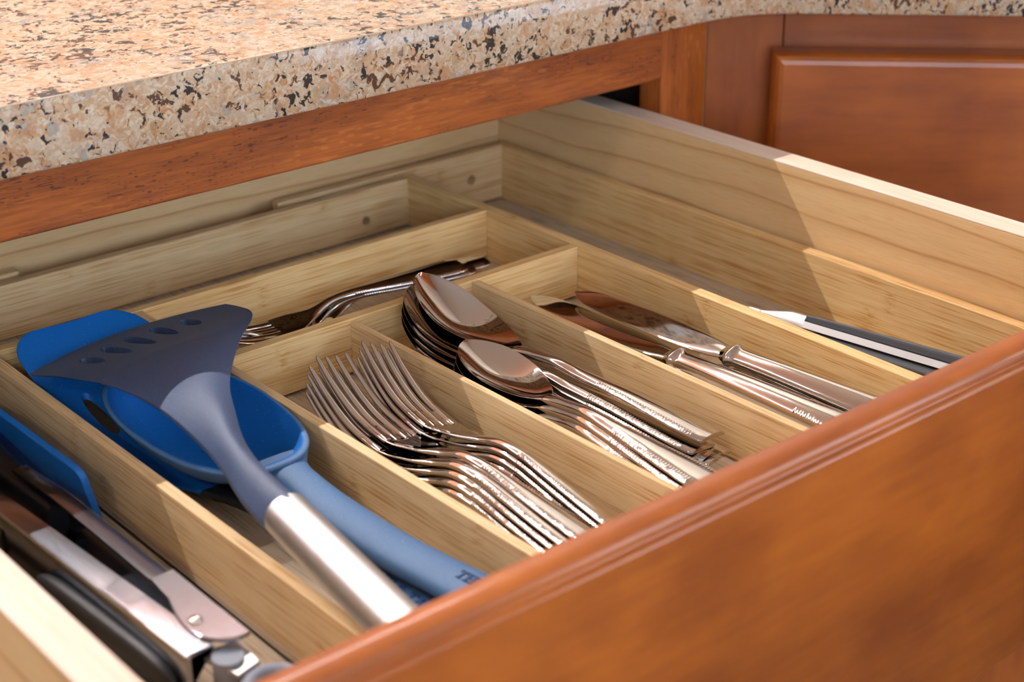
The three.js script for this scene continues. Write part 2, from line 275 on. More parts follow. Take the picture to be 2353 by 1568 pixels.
{
  const ov = .04, e = Math.SQRT1_2, s = new THREE.Shape();       // plan in (x, -z)
  const C0 = [.1718 - ov * e + ov * (Math.SQRT1_2) * 0, 0];
  const zc = -.019, k = .1718 - ov * e, kz = -.063 + ov * e;     // a point on the offset diagonal
  const xb = k + (zc - kz);                                      // where the straight edge and the diagonal meet
  const r = .035;
  s.moveTo(-1.7, .70); s.lineTo(-1.7, -zc); s.lineTo(xb - r, -zc); s.quadraticCurveTo(xb, -zc, xb + r * e, -(zc + r * e)); s.lineTo(.60, -(zc + .60 - xb)); s.lineTo(.62, -.45); s.lineTo(.62, -2.0); s.lineTo(1.245, -2.0); s.lineTo(1.245, .70); s.closePath();
  let g = new THREE.ExtrudeGeometry(s, { depth: .0345 - .006, bevelEnabled: true, bevelThickness: .003, bevelSize: .003, bevelOffset: -.003, bevelSegments: 4, curveSegments: 20 });
  g.rotateX(-Math.PI / 2); g.translate(0, YT + .003, 0); g = toCreasedNormals(mergeVertices(g, 1e-6), .7);
  const p = g.attributes.position, n = g.attributes.normal, uv = new Float32Array(p.count * 2);
  for (let i = 0; i < p.count; i++) { const X = p.getX(i), Y = p.getY(i), Z = p.getZ(i), top = Math.abs(n.getY(i)) > .93; uv[2 * i] = top ? X : X + Z - zc; uv[2 * i + 1] = top ? Z + .1 : Y + 3.02; }
  g.setAttribute('uv', new THREE.BufferAttribute(uv, 2));
  tag(part('granite_countertop', g, M.granite, scene), 'speckled beige and black granite countertop with a thick polished edge', 'countertop');
}
{
  const wallCab = (label, x0, x1, z0, z1, n, side) => {
    const t = thing('wall_cabinet', label, 'cabinet'); const yb = .66; part('carcass', boxBy(x0, x1, yb, 1.45, z0, z1, 1, .002), M.cherry, t);
    part('light_rail', side ? boxBy(x0, x0 + .012, yb - .015, yb, z0, z1, 2, .001) : boxBy(x0, x1, yb - .015, yb, z1 - .012, z1, 0, .001), M.cherry, t);
    for (let k = 0; k < n; k++) { const w = ((side ? z1 - z0 : x1 - x0) / n) - .006, dh = 1.44 - yb - .01, dy = (1.44 + yb) / 2; part('door', side ? raisedFront(w, dh, 1).rotateY(-Math.PI / 2).translate(x0, dy, z0 + (k + .5) * (w + .006)) : raisedFront(w, dh, 1).translate(x0 + (k + .5) * (w + .006), dy, z1), M.cherry, t); }
  };
  wallCab('reddish-brown wall cabinets on the wall behind the counter', -2.0, .80, -1.645, -1.33, 7, false);
  wallCab('reddish-brown wall cabinets on the right wall', .905, 1.245, .30, 1.28, 3, true);
}

// ---------- the open drawer ----------
const YD = .0788;
{
  const t = new THREE.Group(); t.name = 'drawer'; t.userData.label = 'drawer pulled open, pale maple box with a reddish-brown front'; scene.getObjectByName('base_cabinet').add(t);
  for (const [a, b] of [[.1048, DX1], [DX0, -.4368]]) { const p = part('side_panel', boxBy(a, b, -.03, YD - .0012, -.215, .3114, 2, .0004), M.maple, t); part('edge_band', boxBy(a - .0001, b + .0001, YD - .0011, YD, -.215, .3114, 2, .0004), M.edge, p, 'pale edge band'); }
  part('back_panel', boxBy(-.4366, .1046, -.014, .074, -.212, -.199, 0, .001), M.maple, t); part('inner_front', boxBy(-.4366, .1046, -.014, .074, .299, .3114, 0, .001), M.maple, t);
  part('bottom_panel', boxBy(-.4366, .1046, -.0200, -.0145, -.1988, .2988, 2, .0005), M.ply, t);
  const prof = [[.3116, -.0775], [.3116, .0872], [.3121, .0879], [.3128, .0881]];
  for (let i = 0; i <= 10; i++) { const a = Math.PI / 2 * (1 - i / 10); prof.push([.3206 + .0040 * Math.cos(a), .0841 + .0040 * Math.sin(a)]); }
  prof.push([.3246, .0834], [.3243, .0828], [.3246, .0823], [.3251, .0821]);
  for (let i = 1; i <= 8; i++) { const a = Math.PI / 2 * (1 - i / 8); prof.push([.3251 + .0022 * Math.cos(a), .0799 + .0022 * Math.sin(a)]); }
  prof.push([.3274, -.0762], [.3268, -.0772], [.3258, -.0775]);
  const g = toCreasedNormals(extrudeX(prof, -.475, .143), .6);
  part('drawer_front', grainUV(g, 0, .37), M.cherry, t, 'reddish-brown drawer front with a rounded stepped top edge');
}

// ---------- the bamboo tray ----------
const H = .033, XL0 = -.3345, XL1 = -.3286, XC1 = .0078, ZB0 = -.1688, ZF = .285;
{
  const t = thing('cutlery_tray', 'expandable bamboo cutlery tray with six compartments inside the drawer', 'tray', null, [0, -.0045, 0]);
  const W = (n, x0, x1, z0, z1, top = H, low = 0, axis, mat = M.bamboo, label) => part(n, boxBy(x0, x1, low + .0045, top + .0045, z0, z1, axis, .0006), mat, t, label);
  part('floor_panel', boxBy(XL0, XC1, 0, .0040, ZB0 - .006, ZF + .006, 2, .0004), M.ply, t);
  W('side_wall', 0, XC1, ZB0 - .0066, ZF + .006, H, -.0005, 2); W('side_wall', XL0, XL1, -.0925, ZF + .006, H, -.0005, 2, M.bamboo2); W('side_wall', XL0, XL1, ZB0 - .0066, -.0927, H, -.0005, 2, M.bamboo2);
  // back wall with a round bolt hole
  const hole = new THREE.Shape(); hole.moveTo(XL1, .0008); hole.lineTo(-.0001, .0008); hole.lineTo(-.0001, H); hole.lineTo(XL1, H); hole.closePath();
  const c = new THREE.Path(); c.absarc(-.035, .0115, .0030, 0, Math.PI * 2, true); hole.holes.push(c);
  part('back_wall', grainUV(new THREE.ExtrudeGeometry(hole, { depth: .0062, bevelEnabled: true, bevelThickness: .0003, bevelSize: .0003, bevelOffset: -.0003, bevelSegments: 2 }).translate(0, .0045, ZB0 - .0065), 0), M.bamboo2, t);
  W('front_wall', XL1, 0, ZF, ZF + .006, H, 0, 0);
  W('cross_divider', XL1, -.0001, -.0920, -.0857, H, .0016, 0); W('cross_divider', -.2435, -.0001, -.0072, 0, H, .0016, 0);
  W('long_divider', -.2491, -.2436, -.0856, ZF - .0001, H, .0010, 2, M.bamboo2);
  W('slot_divider', -.1657, -.1621, .0001, ZF - .0001, H - .0012, .0010, 2, M.bamboo2, 'thin pale removable divider'); W('slot_divider', -.0818, -.0772, .0001, ZF - .0001, H - .0005, .0010, 2, M.bamboo2, 'thin pale removable divider');
  // sliding wings left and right
  W('wing_side_wall', .0939, .1016, -.1905, .2975, H + .0005, -.0095, 2); W('wing_side_wall', -.4360, -.4285, -.1905, .2975, H + .0005, -.0095, 2);
  const wb = (x0, x1, hx) => { const s = new THREE.Shape(); s.moveTo(x0, -.005); s.lineTo(x1, -.005); s.lineTo(x1, H + .0005); s.lineTo(x0, H + .0005); s.closePath(); const q = new THREE.Path(); q.absarc(hx, .0135, .0034, 0, Math.PI * 2, true); s.holes.push(q); part('wing_back_wall', grainUV(new THREE.ExtrudeGeometry(s, { depth: .0066, bevelEnabled: true, bevelThickness: .0003, bevelSize: .0004, bevelOffset: -.0004, bevelSegments: 2 }).translate(0, .0045, -.1900), 0), M.bamboo2, t); };
  wb(-.0932, .0938, .0660); wb(-.4284, -.2700, -.38);
  part('wing_floor', boxBy(XC1 + .0002, .0938, -.0052, -.0015, -.183, .2970, 2, .0003), M.ply, t); part('wing_floor', boxBy(-.4284, XL0 - .0002, -.0052, -.0015, -.183, .2970, 2, .0003), M.ply, t);
  W('wing_front_wall', .0079, .0938, .2905, .2973, H, -.004, 0); W('wing_front_wall', -.4284, XL0 - .0001, .2905, .2973, H, -.004, 0);
}
/*U0*/
// ---------- cutlery ----------
const FORK_Y = curve([[0, .018], [.016, .0098], [.034, .0030], [.052, .0002], [.062, 0], [.074, .0022], [.086, .0068], [.098, .0110], [.112, .0124], [.135, .0118], [.17, .0108], [.2, .0103]]);
const FORK_W = curve([[.046, .0123], [.056, .0127], [.064, .0124], [.071, .0108], [.078, .0080], [.085, .0052], [.093, .0037], [.104, .0034], [.12, .0042], [.145, .0066], [.17, .0089], [.188, .0102], [.196, .0100], [.2, .0088]]);
function beads(z, r, z0, z1, amp) { return z > z0 && z < z1 && Math.abs(r) > .70 && Math.abs(r) < .94 ? amp * Math.sqrt(Math.max(0, 1 - ((Math.abs(r) - .82) / .12) ** 2)) * Math.abs(Math.sin(z / .0017 * Math.PI)) : 0; }
function makeFork(label) {
  const t = thing('dinner_fork', label, 'fork', 'dinner forks'), rings = [], zs = [];
  for (let z = .0465; z < .110; z += .0008) zs.push(z); for (let z = .110; z <= .2; z += .00034) zs.push(z);
  for (const z of zs) {
    const w = FORK_W(z), head = 1 - ss(.070, .088, z), th = mix(mix(.0029, .0023, ss(.11, .16, z)), .0018, head);
    rings.push(flatRing(z, w, th, FORK_Y(z), (r, top) => head * .0016 * r * r + (1 - head) * (-.0011 * r * r) + (top ? beads(z, r, .114, .194, .00048) : 0), 40));
  }
  const cut = zs.findIndex((z) => z > .078), [head, handle] = loft(rings, [0, cut, zs.length - 1]);
  part('head', head, M.chrome, t); part('handle', handle, M.chrome, t);
  for (const x of [-.0096, -.0032, .0032, .0096]) {
    const rr = []; for (let i = 0; i <= 26; i++) { const z = i < 6 ? .004 * (1 - Math.cos(i / 6 * Math.PI / 2)) : mix(.004, .060, (i - 6) / 20), tip = i < 6 ? Math.sin(Math.max(i, .15) / 6 * Math.PI / 2) : 1, w = mix(.00125, .0027, ss(0, .04, z)) * tip, h = mix(.0011, .0015, ss(0, .04, z)) * tip; const a = []; for (let j = 0; j < 12; j++) { const q = j / 12 * Math.PI * 2; a.push(V(x * (.98 + .02 * z / .06) - Math.cos(q) * w, FORK_Y(z) + .0016 * (x / .0127) ** 2 + Math.sin(q) * h, z)); } rr.push(a); }
    part('tine', loft(rr)[0], M.chrome, t);
  }
  return t;
}
function makeSpoon(name, label, group, L, bl, bw, ytip, yneck, yend, depth) {
  const t = thing(name, label, 'spoon', group), rings = [], zs = [];
  for (let i = 0; i <= 44; i++) zs.push(bl * (1 - Math.cos(i / 44 * Math.PI * .97)) / 2 / .9978); const nb = zs.length;
  for (let z = bl + .001; z < L * .6; z += .001) zs.push(z); for (let z = L * .6; z <= L; z += .0004) zs.push(z);
  const Y = curve([[0, ytip], [.22 * bl, ytip * .5 + .001], [.5 * bl, .0008], [bl * .85, -.0006], [bl, 0], [bl + .012, yneck * .35], [bl + .028, yneck * .9], [bl + .045, yneck * 1.05], [L * .75, mix(yneck, yend, .55)], [L, yend]]);
  const hw = curve([[bl, .0046], [bl + .010, .0036], [bl + .025, .0036], [L * .7, .0062], [L * .88, .0095], [L * .95, .0106], [L * .985, .0104], [L, .0092]]);
  zs.forEach((z) => {
    const q = z / bl, bowl = q < 1, w = bowl ? Math.max(.0004, bw * Math.pow(Math.max(0, Math.sin(Math.PI * Math.pow(q, .86) * .965)), .6)) : hw(z), k = ss(.93 * bl, 1.12 * bl, z), D = bowl ? depth * Math.pow(Math.min(1, w / bw), 1.4) : 0, D2 = bowl ? D : 0, th = mix(.0016, mix(.0038, .0026, ss(L * .55, L * .8, z)), k);
    rings.push(flatRing(z, Math.max(w, bowl && q > .8 ? .0046 : 0), th, Y(z), (r, top) => -D2 * (1 - r * r) + (1 - k) * 0 - k * .0010 * r * r + (top ? beads(z, r, L * .66, L * .965, .00042) : 0), 44, bowl ? .8 : .6));
  });
  const cut = zs.findIndex((z) => z > bl * 1.03), [bowl, handle] = loft(rings, [0, cut, zs.length - 1]);
  part('bowl', bowl, M.chrome, t); part('handle', handle, M.chrome, t); return t;
}
function copyOf(o, label, name) { const c = o.clone(); c.name = numbered(name ?? o.name.replace(/_\d+$/, '')); c.userData = { ...o.userData, label }; scene.add(c); return c; }
{
  const A = { p: [-.1921, .0261, .0501], r: [.118, .0333, -.3251] }, B = { p: [-.2172, .0262, .0496], r: [.114, .0796, -.2252] };
  const f0 = makeFork('top fork of the right-hand nest, tines leaning on the thin divider beside the spoons'); pose(f0, A.p, A.r);
  const under = (P, i, step, side, fwd) => { side /= i; const e = new THREE.Euler(P.r[0], P.r[1], P.r[2], 'YXZ'), n = V(0, -step * i, 0).applyEuler(e), s = V(-side * i, 0, fwd * i).applyEuler(e); return [P.p[0] + n.x + s.x, P.p[1] + n.y + s.y, P.p[2] + n.z + s.z]; };
  ['second fork down in the right-hand nest of forks', 'third fork down in the right-hand nest of forks', 'lowest fork of the right-hand nest, mostly hidden under the others'].forEach((l, k) => pose(copyOf(f0, l), under(A, k + 1, .0036, .0007 * (k + 1), .0010), [A.r[0] - .003 * (k + 1), A.r[1], A.r[2] + .012 * (k + 1)]));
  const g0 = copyOf(f0, 'top fork of the left-hand nest, its broad handle uppermost near the wide divider'); pose(g0, B.p, B.r);
  ['second fork down in the left-hand nest of forks', 'third fork down in the left-hand nest of forks', 'fourth fork down in the left-hand nest of forks', 'lowest fork of the left-hand nest, against the wide bamboo divider'].forEach((l, k) => pose(copyOf(f0, l), under(B, k + 1, .0035, [.0050, .0064, .0078, .0086][k], .0020), [B.r[0] - .003 * (k + 1), B.r[1] - .003 * (k + 1), B.r[2] + .012 * (k + 1)]));
}
{
  const P = [-.1215, .0378, .0013], R = [.1454, .1025, -.1343];
  const s0 = makeSpoon('dinner_spoon', 'uppermost large spoon of the stack, its bowl tilted up behind the small spoon', 'dinner spoons', .205, .0757, .0208, .0107, .0058, .0124, .0085); pose(s0, P, R);
  [['second large spoon down in the stack of large spoons', .0066, .0062, 0], ['third large spoon down in the stack of large spoons', .0076, .0098, .0006], ['fourth large spoon down in the stack of large spoons', .0090, .0133, .0012], ['fifth large spoon down in the stack of large spoons', .0098, .0168, .0020]].forEach(([l, dx, dy, dz], i) => pose(copyOf(s0, l), [P[0] - dx, P[1] - dy, P[2] + dz], [R[0] - .010 - .004 * i, R[1], R[2] + .004 * i]));
  pose(copyOf(s0, 'lowest large spoon, skewed so its handle end pokes out under the stacked handles'), [P[0] - .006, P[1] - .0238, P[2] + .0060], [R[0] - .075, R[1] + .03, .0]);
  const T = [-.1360, .0290, .0612], Q = [.085, .010, -.04];
  const t0 = makeSpoon('teaspoon', 'uppermost small spoon, its bowl resting across the large spoon handles', 'teaspoons', .174, .064, .0178, .0035, .0052, .0070, .0065); pose(t0, T, Q);
  [['second small spoon down in the nest of small spoons', 1], ['third small spoon down in the nest of small spoons', 2], ['lowest small spoon, against the thin divider', 3]].forEach(([l, i]) => pose(copyOf(t0, l), [T[0] - .0022 * i, T[1] - .0036 * i, T[2] + .0012 * i], [Q[0] - .004 * i, Q[1] - .006 * i, Q[2] + .01 * i]));
}
function makeKnife(label) {                                      // local z from the blade tip to the end of the handle
  const t = thing('table_knife', label, 'knife', 'table knives'), br = [], hr = [];
  const wl = curve([[0, .0012], [.006, .0052], [.018, .0078], [.05, .0092], [.085, .0088], [.104, .0074], [.112, .0056]]);
  for (let i = 0; i <= 60; i++) { const z = .112 * (1 - Math.cos(i / 60 * Math.PI / 2)), w = Math.max(.0009, wl(z)); br.push(flatRing(z, w, mix(.0012, .0026, ss(.07, .112, z)), 0, (r) => .0006 * r, 24, .7).map((p) => p.setX(p.x + .0014 * (1 - z / .112)))); }
  part('blade', loft(br)[0], M.chrome, t);
  const hw = curve([[.110, .0048], [.114, .0066], [.1165, .0078], [.119, .0066], [.122, .0062], [.135, .0064], [.17, .0074], [.205, .0086], [.226, .0094], [.233, .0082], [.235, .0060]]);
  const hh = curve([[.110, .0016], [.114, .0036], [.1165, .0050], [.119, .0042], [.122, .0040], [.15, .0047], [.2, .0050], [.226, .0046], [.233, .0034], [.235, .0022]]);
  for (let z = .110; z <= .2351; z += .0007) { const a = [], w = hw(z), h = hh(z); for (let j = 0; j < 32; j++) { const q = j / 32 * Math.PI * 2, c = Math.cos(q), s = Math.sin(q); const r = Math.sign(c) * Math.abs(c) ** .8; a.push(V(-r * w, Math.sign(s) * Math.abs(s) ** .8 * h + (z > .200 ? Math.sign(s) * beads(z, r, .203, .230, .0005) : 0), z)); } hr.push(a); }
  const cut = Math.round((.121 - .110) / .0007), [bol, han] = loft(hr, [0, cut, hr.length - 1]);
  part('bolster', bol, M.chrome, t); part('handle', han, M.chrome, t); return t;
}
{
  const k = makeKnife('topmost table knife, its rounded blade tip nearest the cross divider'); pose(k, [-.0318, .0215, .0315], [.010, .062, .26]);
  pose(copyOf(k, 'table knife lying left of the topmost one, its handle end showing a beaded pattern'), [-.0440, .0150, .0070], [-.004, .020, .16]);
  pose(copyOf(k, 'lowest table knife, its bolster showing along the left divider'), [-.0545, .0055, .0165], [.002, .098, .1]);
  pose(copyOf(k, 'table knife half hidden below the topmost one, on its right side'), [-.0305, .0078, .0330], [-.012, .085, .15]);
}
{
  // small forks across the compartment behind: lying along x
  const src = scene.getObjectByName('dinner_fork');
  [['uppermost fork lying crossways in the compartment behind the three knife, spoon and fork slots', [-.238, .0165, -.046], [.025, Math.PI / 2 + .02, .10]], ['middle fork lying crossways in the compartment behind the slots', [-.231, .0125, -.0505], [.02, Math.PI / 2 - .01, .07]], ['lowest fork lying crossways, its handle end showing near the right wall of the compartment', [-.214, .0088, -.0560], [.012, Math.PI / 2 + .0, .02]]].forEach(([l, p, r]) => { const c = pose(copyOf(src, l, 'salad_fork'), p, r); c.scale.setScalar(.93); c.userData.group = 'forks lying crossways'; });
}
{
  const t = thing('kitchen_knife', 'kitchen knife with dark grey handle and pale steel strip in the right compartment', 'knife');
  const ang = .158, root = new THREE.Group();                    // local z along the handle, x across the scales
  const cs = curve([[0, .0060], [.004, .0066], [.03, .0074], [.08, .0084], [.125, .0088], [.14, .0080], [.146, .0052]]), hb = curve([[0, .0100], [.02, .0096], [.06, .0108], [.11, .0104], [.146, .0085]]);
  for (const s of [-1, 1]) {
    const rr = []; for (let i = 0; i <= 50; i++) { const z = .146 * i / 50, w = cs(z), h = hb(z), a = []; for (let j = 0; j < 20; j++) { const q = j / 20 * Math.PI * 2, c = Math.cos(q), S = Math.sin(q); a.push(V(s * .0019 + s * (w - .0019) / 2 - Math.sign(c) * Math.abs(c) ** .6 * (w - .0019) / 2, -h + Math.sign(S) * Math.abs(S) ** .55 * h - (s * c < -.2 ? 0 : .0010 * Math.max(0, S)), z)); } rr.push(a); }
    part('handle_scale', loft(rr)[0], M.scale, t);
  }
  const tr = []; for (let i = 0; i <= 30; i++) { const z = .1465 * i / 30; tr.push([[-.0019, .0002], [.0019, .0002], [.0019, -2 * hb(z)], [-.0019, -2 * hb(z)]].map(([x, y]) => V(x, y, z))); }
  part('tang', mergeVertices(toCreasedNormals(loft(tr)[0], .5)), M.brushed, t, 'pale steel tang between the dark scales');
  const br = []; const bwid = curve([[-.034, .0012], [-.028, .0014], [-.018, .0040], [-.010, .0060], [0, .0062]]); for (let i = 0; i <= 30; i++) { const z = -.030 + .030 * i / 30, w = bwid(z), a = []; for (let j = 0; j < 20; j++) { const q = j / 20 * Math.PI * 2, c = Math.cos(q), S = Math.sin(q); a.push(V(-Math.sign(c) * Math.abs(c) ** .6 * w, -.0098 + Math.sign(S) * Math.abs(S) ** .5 * .0098 - .002 * ss(0, -.030, z) * 0, z)); } br.push(a); }
  part('bolster', loft(br)[0], M.brushed, t);
  const bs = new THREE.Shape(); bs.moveTo(0, 0); bs.lineTo(.125, -.004); bs.quadraticCurveTo(.150, -.010, .152, -.016); bs.quadraticCurveTo(.10, -.0195, 0, -.0195); bs.closePath();
  part('blade', new THREE.ExtrudeGeometry(bs, { depth: .0012, bevelEnabled: true, bevelThickness: .0004, bevelSize: .0004, bevelSegments: 1 }).translate(0, 0, -.0006).rotateY(Math.PI / 2).translate(0, 0, -.028), M.brushed, t);
  pose(t, [.0410, .0168, .1400], [.008, .172, 1.0]);
}
// ---------- utensils in the long left compartment ----------
const font = await new FontLoader().loadAsync('fonts/droid/droid_serif_bold.typeface.json');
function lettering(txt, size, parent) {                          // runs along +z, tops toward +x, lying on a handle
  const g = new TextGeometry(txt, { font, size, depth: .0004, curveSegments: 3, bevelEnabled: false }); g.applyMatrix4(new THREE.Matrix4().makeBasis(V(0, 0, 1), V(1, 0, 0), V(0, 1, 0))); return part('lettering', g, M.ink, parent, 'dark blue raised lettering');
}
{
  const t = thing('slotted_spatula', 'bright blue slotted spatula under the others, blade propped on the rear divider', 'spatula');
  const cy = curve([[-.083, .0365], [-.06, .0300], [-.02, .0165], [.02, .0075], [.06, .0048], [.11, .0052]]), hw = curve([[-.083, .0215], [-.0815, .0260], [-.078, .0305], [-.071, .0350], [-.06, .0375], [-.01, .0370], [.03, .0330], [.055, .0240], [.078, .0140], [.10, .0085], [.13, .0075]]);
  const rings = []; for (let i = 0; i <= 60; i++) { const z = i < 12 ? mix(-.083, -.070, i / 12) : mix(-.070, .125, (i - 12) / 48); rings.push(flatRing(z, hw(z), mix(.0026, .0075, ss(.04, .11, z)), cy(z) + .0015, (r) => .0016 * r * r, 36, .7).map((p) => p.setX(p.x - .2868 + .001 * (z / .1)))); }
  const ci = 47, [blade, neck] = loft(rings, [0, ci, 60]);
  let b = new Brush(mergeVertices(blade)); b.updateMatrixWorld(); const ev = new Evaluator(); ev.attributes = ['position', 'normal', 'uv']; ev.useGroups = false;
  for (const x of [-.0205, -.0005, .0195]) { const s = new Brush(new THREE.CapsuleGeometry(.0042, .042, 6, 16).rotateX(Math.PI / 2 + .32).scale(1, 3, 1).translate(-.2868 + x, .012, -.008)); s.updateMatrixWorld(); b = ev.evaluate(b, s, SUBTRACTION); }
  part('blade', b.geometry, M.blue, t, 'bright blue blade with long slots'); part('neck', neck, M.rubber, t, 'dark shaft');
  const h = lerpPts([-.2860, .0058, .118], [-.2825, .0062, .283], 40), hwid = (s) => mix(.0075, .0118, ss(0, .4, s)) * (s > .96 ? Math.sqrt(Math.max(.02, 1 - ((s - .96) / .04) ** 2)) : 1);
  part('handle', loft(ovalTube(h, hwid, (s) => .0050 * (s > .96 ? Math.sqrt(Math.max(.02, 1 - ((s - .96) / .04) ** 2)) : 1), 24, .75))[0], M.slate, t, 'slate blue handle');
  { const l = lettering('THYME & TABLE', .0066, t); l.position.set(-.2872, .0108, .1670); l.scale.z = .86; }
}
{
  const t = thing('serving_spoon', 'deep blue serving spoon lying under the steel-handled turner', 'spoon');
  const cx = -.2862, cz = .0500, a = .0630, bb = .0355, rings = [];
  // bowl: nested superellipse rings from the outer foot over the rim to the inner bottom
  const rimY = (z) => .0355 + .010 * (-(z - cz) / a) * .35, sup = (k, y, e) => { const r = []; for (let j = 0; j < 56; j++) { const q = j / 56 * Math.PI * 2, c = Math.cos(q), s = Math.sin(q), sq = s > 0 ? .72 : .95; const z = cz + Math.sign(s) * Math.abs(s) ** sq * a * k, x = cx + Math.sign(c) * Math.abs(c) ** sq * bb * k * (1 - .10 * Math.max(0, s)) + .003 * s; r.push(V(x, y(z, k), z)); } return r; };
  const out = [[.02, .0], [.3, .0008], [.5, .003], [.68, .0068], [.82, .0120], [.92, .0170], [.98, .0205]];
  for (const [k, y] of out) rings.push(sup(k, (z) => rimY(z) - .0225 + y)); rings.push(sup(1.0, (z) => rimY(z) - .0006)); rings.push(sup(.985, (z) => rimY(z) + .0003)); rings.push(sup(.95, (z) => rimY(z) + .0001)); const nOut = rings.length - 1;
  for (const [k, y] of out.slice().reverse()) rings.push(sup(k * .945, (z) => rimY(z) - .0205 + y));
  const [o, i] = loft(rings, [0, nOut, rings.length - 1]);
  part('bowl', o, M.grey, t, 'grey-blue outside of the bowl').material = M.slate; part('bowl_lining', i, M.blue, t, 'vivid blue inside of the bowl');
  const pts = []; for (let k = 0; k <= 60; k++) { const s = k / 60, z = mix(.098, .2835, s); pts.push([curve([[.098, -.2775], [.115, -.2782], [.145, -.2790], [.176, -.2762], [.231, -.2680], [.292, -.2625]])(z), curve([[.098, .0252], [.112, .0258], [.15, .0226], [.20, .0180], [.292, .0170]])(z), z]); }
  const wk = curve([[0, .0190], [.05, .0125], [.09, .0098], [.14, .0092], [.3, .0104], [.6, .0110], [.96, .0112], [1, .006]]), hk = curve([[0, .0040], [.08, .0052], [.3, .0054], [.96, .0052], [1, .003]]);
  part('handle', loft(ovalTube(pts, wk, hk, 28, .85))[0], M.slate, t, 'slate blue handle');
  const l = lettering('THYME & TABLE', .0058, t); l.scale.z = .8; l.position.set(-.2722, .0229, .2235); l.rotation.set(0, .135, 0);
}
{
  const t = thing('slotted_turner', 'dark grey slotted turner with a brushed steel handle lying on top of the blue spoon', 'turner');
  const rows = [ // left edge, middle, right edge, thickness
    [[-.3318, .0385, -.0375], [-.2738, .0385, -.0545], [-.2195, .0455, -.0365], .0032], [[-.3285, .0405, -.028], [-.2745, .0425, -.0375], [-.2190, .0480, -.0235], .0044], [[-.3255, .0430, -.0175], [-.2755, .0475, -.0190], [-.2205, .0505, -.0100], .0046],
    [[-.3225, .0465, -.0005], [-.2765, .0540, .0040], [-.2285, .0535, .0050], .0046], [[-.3208, .0515, .0200], [-.2790, .0595, .0220], [-.2470, .0575, .0270], .0048], [[-.3198, .0550, .0403], [-.2860, .0635, .0430], [-.2640, .0598, .0480], .0055],
    [[-.3190, .0580, .0708], [-.3010, .0655, .0735], [-.2850, .0610, .0775], .0085], [[-.3192, .0560, .1010], [-.3070, .0640, .1005], [-.2962, .0590, .1000], .0110], [[-.3212, .0530, .1265], [-.3137, .0605, .1255], [-.3058, .0555, .1245], .0125], [[-.3258, .0480, .1520], [-.3165, .0570, .1500], [-.3085, .0510, .1480], .0150], [[-.3275, .0440, .1800], [-.3178, .0545, .1785], [-.3080, .0460, .1770], .0165]];
  const R = rows.length, ks = rows.map((_, i) => i), C = [0, 1, 2].map((s) => [0, 1, 2].map((d) => curve(rows.map((r, i) => [i, r[s][d]])))), T = curve(rows.map((r, i) => [i, r[3]])), rings = [], n = 26;
  for (let i = 0; i <= 90; i++) {
    const u = i / 90 * (R - 1), L = V(...C[0].map((f) => f(u))), Mi = V(...C[1].map((f) => f(u))), Rr = V(...C[2].map((f) => f(u))), th = T(u), a = [], b = [];
    const rod = ss(5.5, 9, u);
    for (let j = 0; j <= n; j++) {
      const s = -Math.cos(j / n * Math.PI), base = V(0, 0, 0).addScaledVector(L, s * (s - 1) / 2).addScaledVector(Mi, 1 - s * s).addScaledVector(Rr, s * (s + 1) / 2);
      const e = Math.pow(Math.max(0, 1 - s * s), .42), flat = V(0, 0, 0).addScaledVector(L, (1 - s) / 2).addScaledVector(Rr, (1 + s) / 2), dir = V(0, mix(-1, -1, rod), mix(.3, -.1, ss(2, 5, u)));
      a.push(base.clone()); const under = base.clone().lerp(flat, .35 + .65 * rod).lerp(base, 1 - rod); b.push(under.addScaledVector(dir, th * e * mix(1, .55, rod)));
    }
    rings.push([...a, ...b.slice(1, -1).reverse()].reverse());
  }
  const at = (s, u, t) => {                                      // point of the blade: s across, u along, t from top face to underside
    const L = V(...C[0].map((f) => f(u))), Mi = V(...C[1].map((f) => f(u))), Rr = V(...C[2].map((f) => f(u))), base = V(0, 0, 0).addScaledVector(L, s * (s - 1) / 2).addScaledVector(Mi, 1 - s * s).addScaledVector(Rr, s * (s + 1) / 2);
    const fu = V(0, 0, 0).addScaledVector(L, (1 - s) / 2).addScaledVector(Rr, (1 + s) / 2);
    return base.clone().lerp(base.clone().lerp(fu, .35).lerp(base, 1), 1).addScaledVector(V(0, -1, mix(.3, -.1, ss(2, 5, u))), t * T(u) * Math.pow(Math.max(0, 1 - s * s), .42));
  };
  const US = 4, KX = .055, KU = .012, sh = new THREE.Shape(); sh.moveTo(-KX, 0); for (let k = 1; k <= 60; k++) sh.lineTo(mix(-KX, KX, k / 60), 0); for (let k = 1; k <= 40; k++) sh.lineTo(KX, US * KU * k / 40); for (let k = 1; k <= 60; k++) sh.lineTo(mix(KX, -KX, k / 60), US * KU); for (let k = 1; k < 40; k++) sh.lineTo(-KX, US * KU * (1 - k / 40)); sh.closePath();
  [[-.60, 1.95, .50], [-.33, 1.85, .68], [-.06, 1.72, .78], [.22, 1.62, .70], [.50, 1.50, .52]].forEach(([x, uu, l]) => { const q = new THREE.Path(); q.absellipse(x * KX, uu * KU, .0040, l * KU * 1.25, 0, Math.PI * 2, true, 0); sh.holes.push(q); });
  let hg = new THREE.ExtrudeGeometry(sh, { depth: .001, bevelEnabled: false, curveSegments: 24 }); hg = new TessellateModifier(.0035, 7).modify(hg);
  const flatN = hg.attributes.normal.clone(), hp0 = hg.attributes.position.clone(), hn = []; 
  for (let k = 0; k < hp0.count; k++) { const s = cl(hp0.getX(k) / KX, -1, 1), uu = cl(hp0.getY(k) / KU, 0, US), tt = 1 - hp0.getZ(k) / .001, p = at(s, uu, tt); hg.attributes.position.setXYZ(k, p.x, p.y, p.z); }
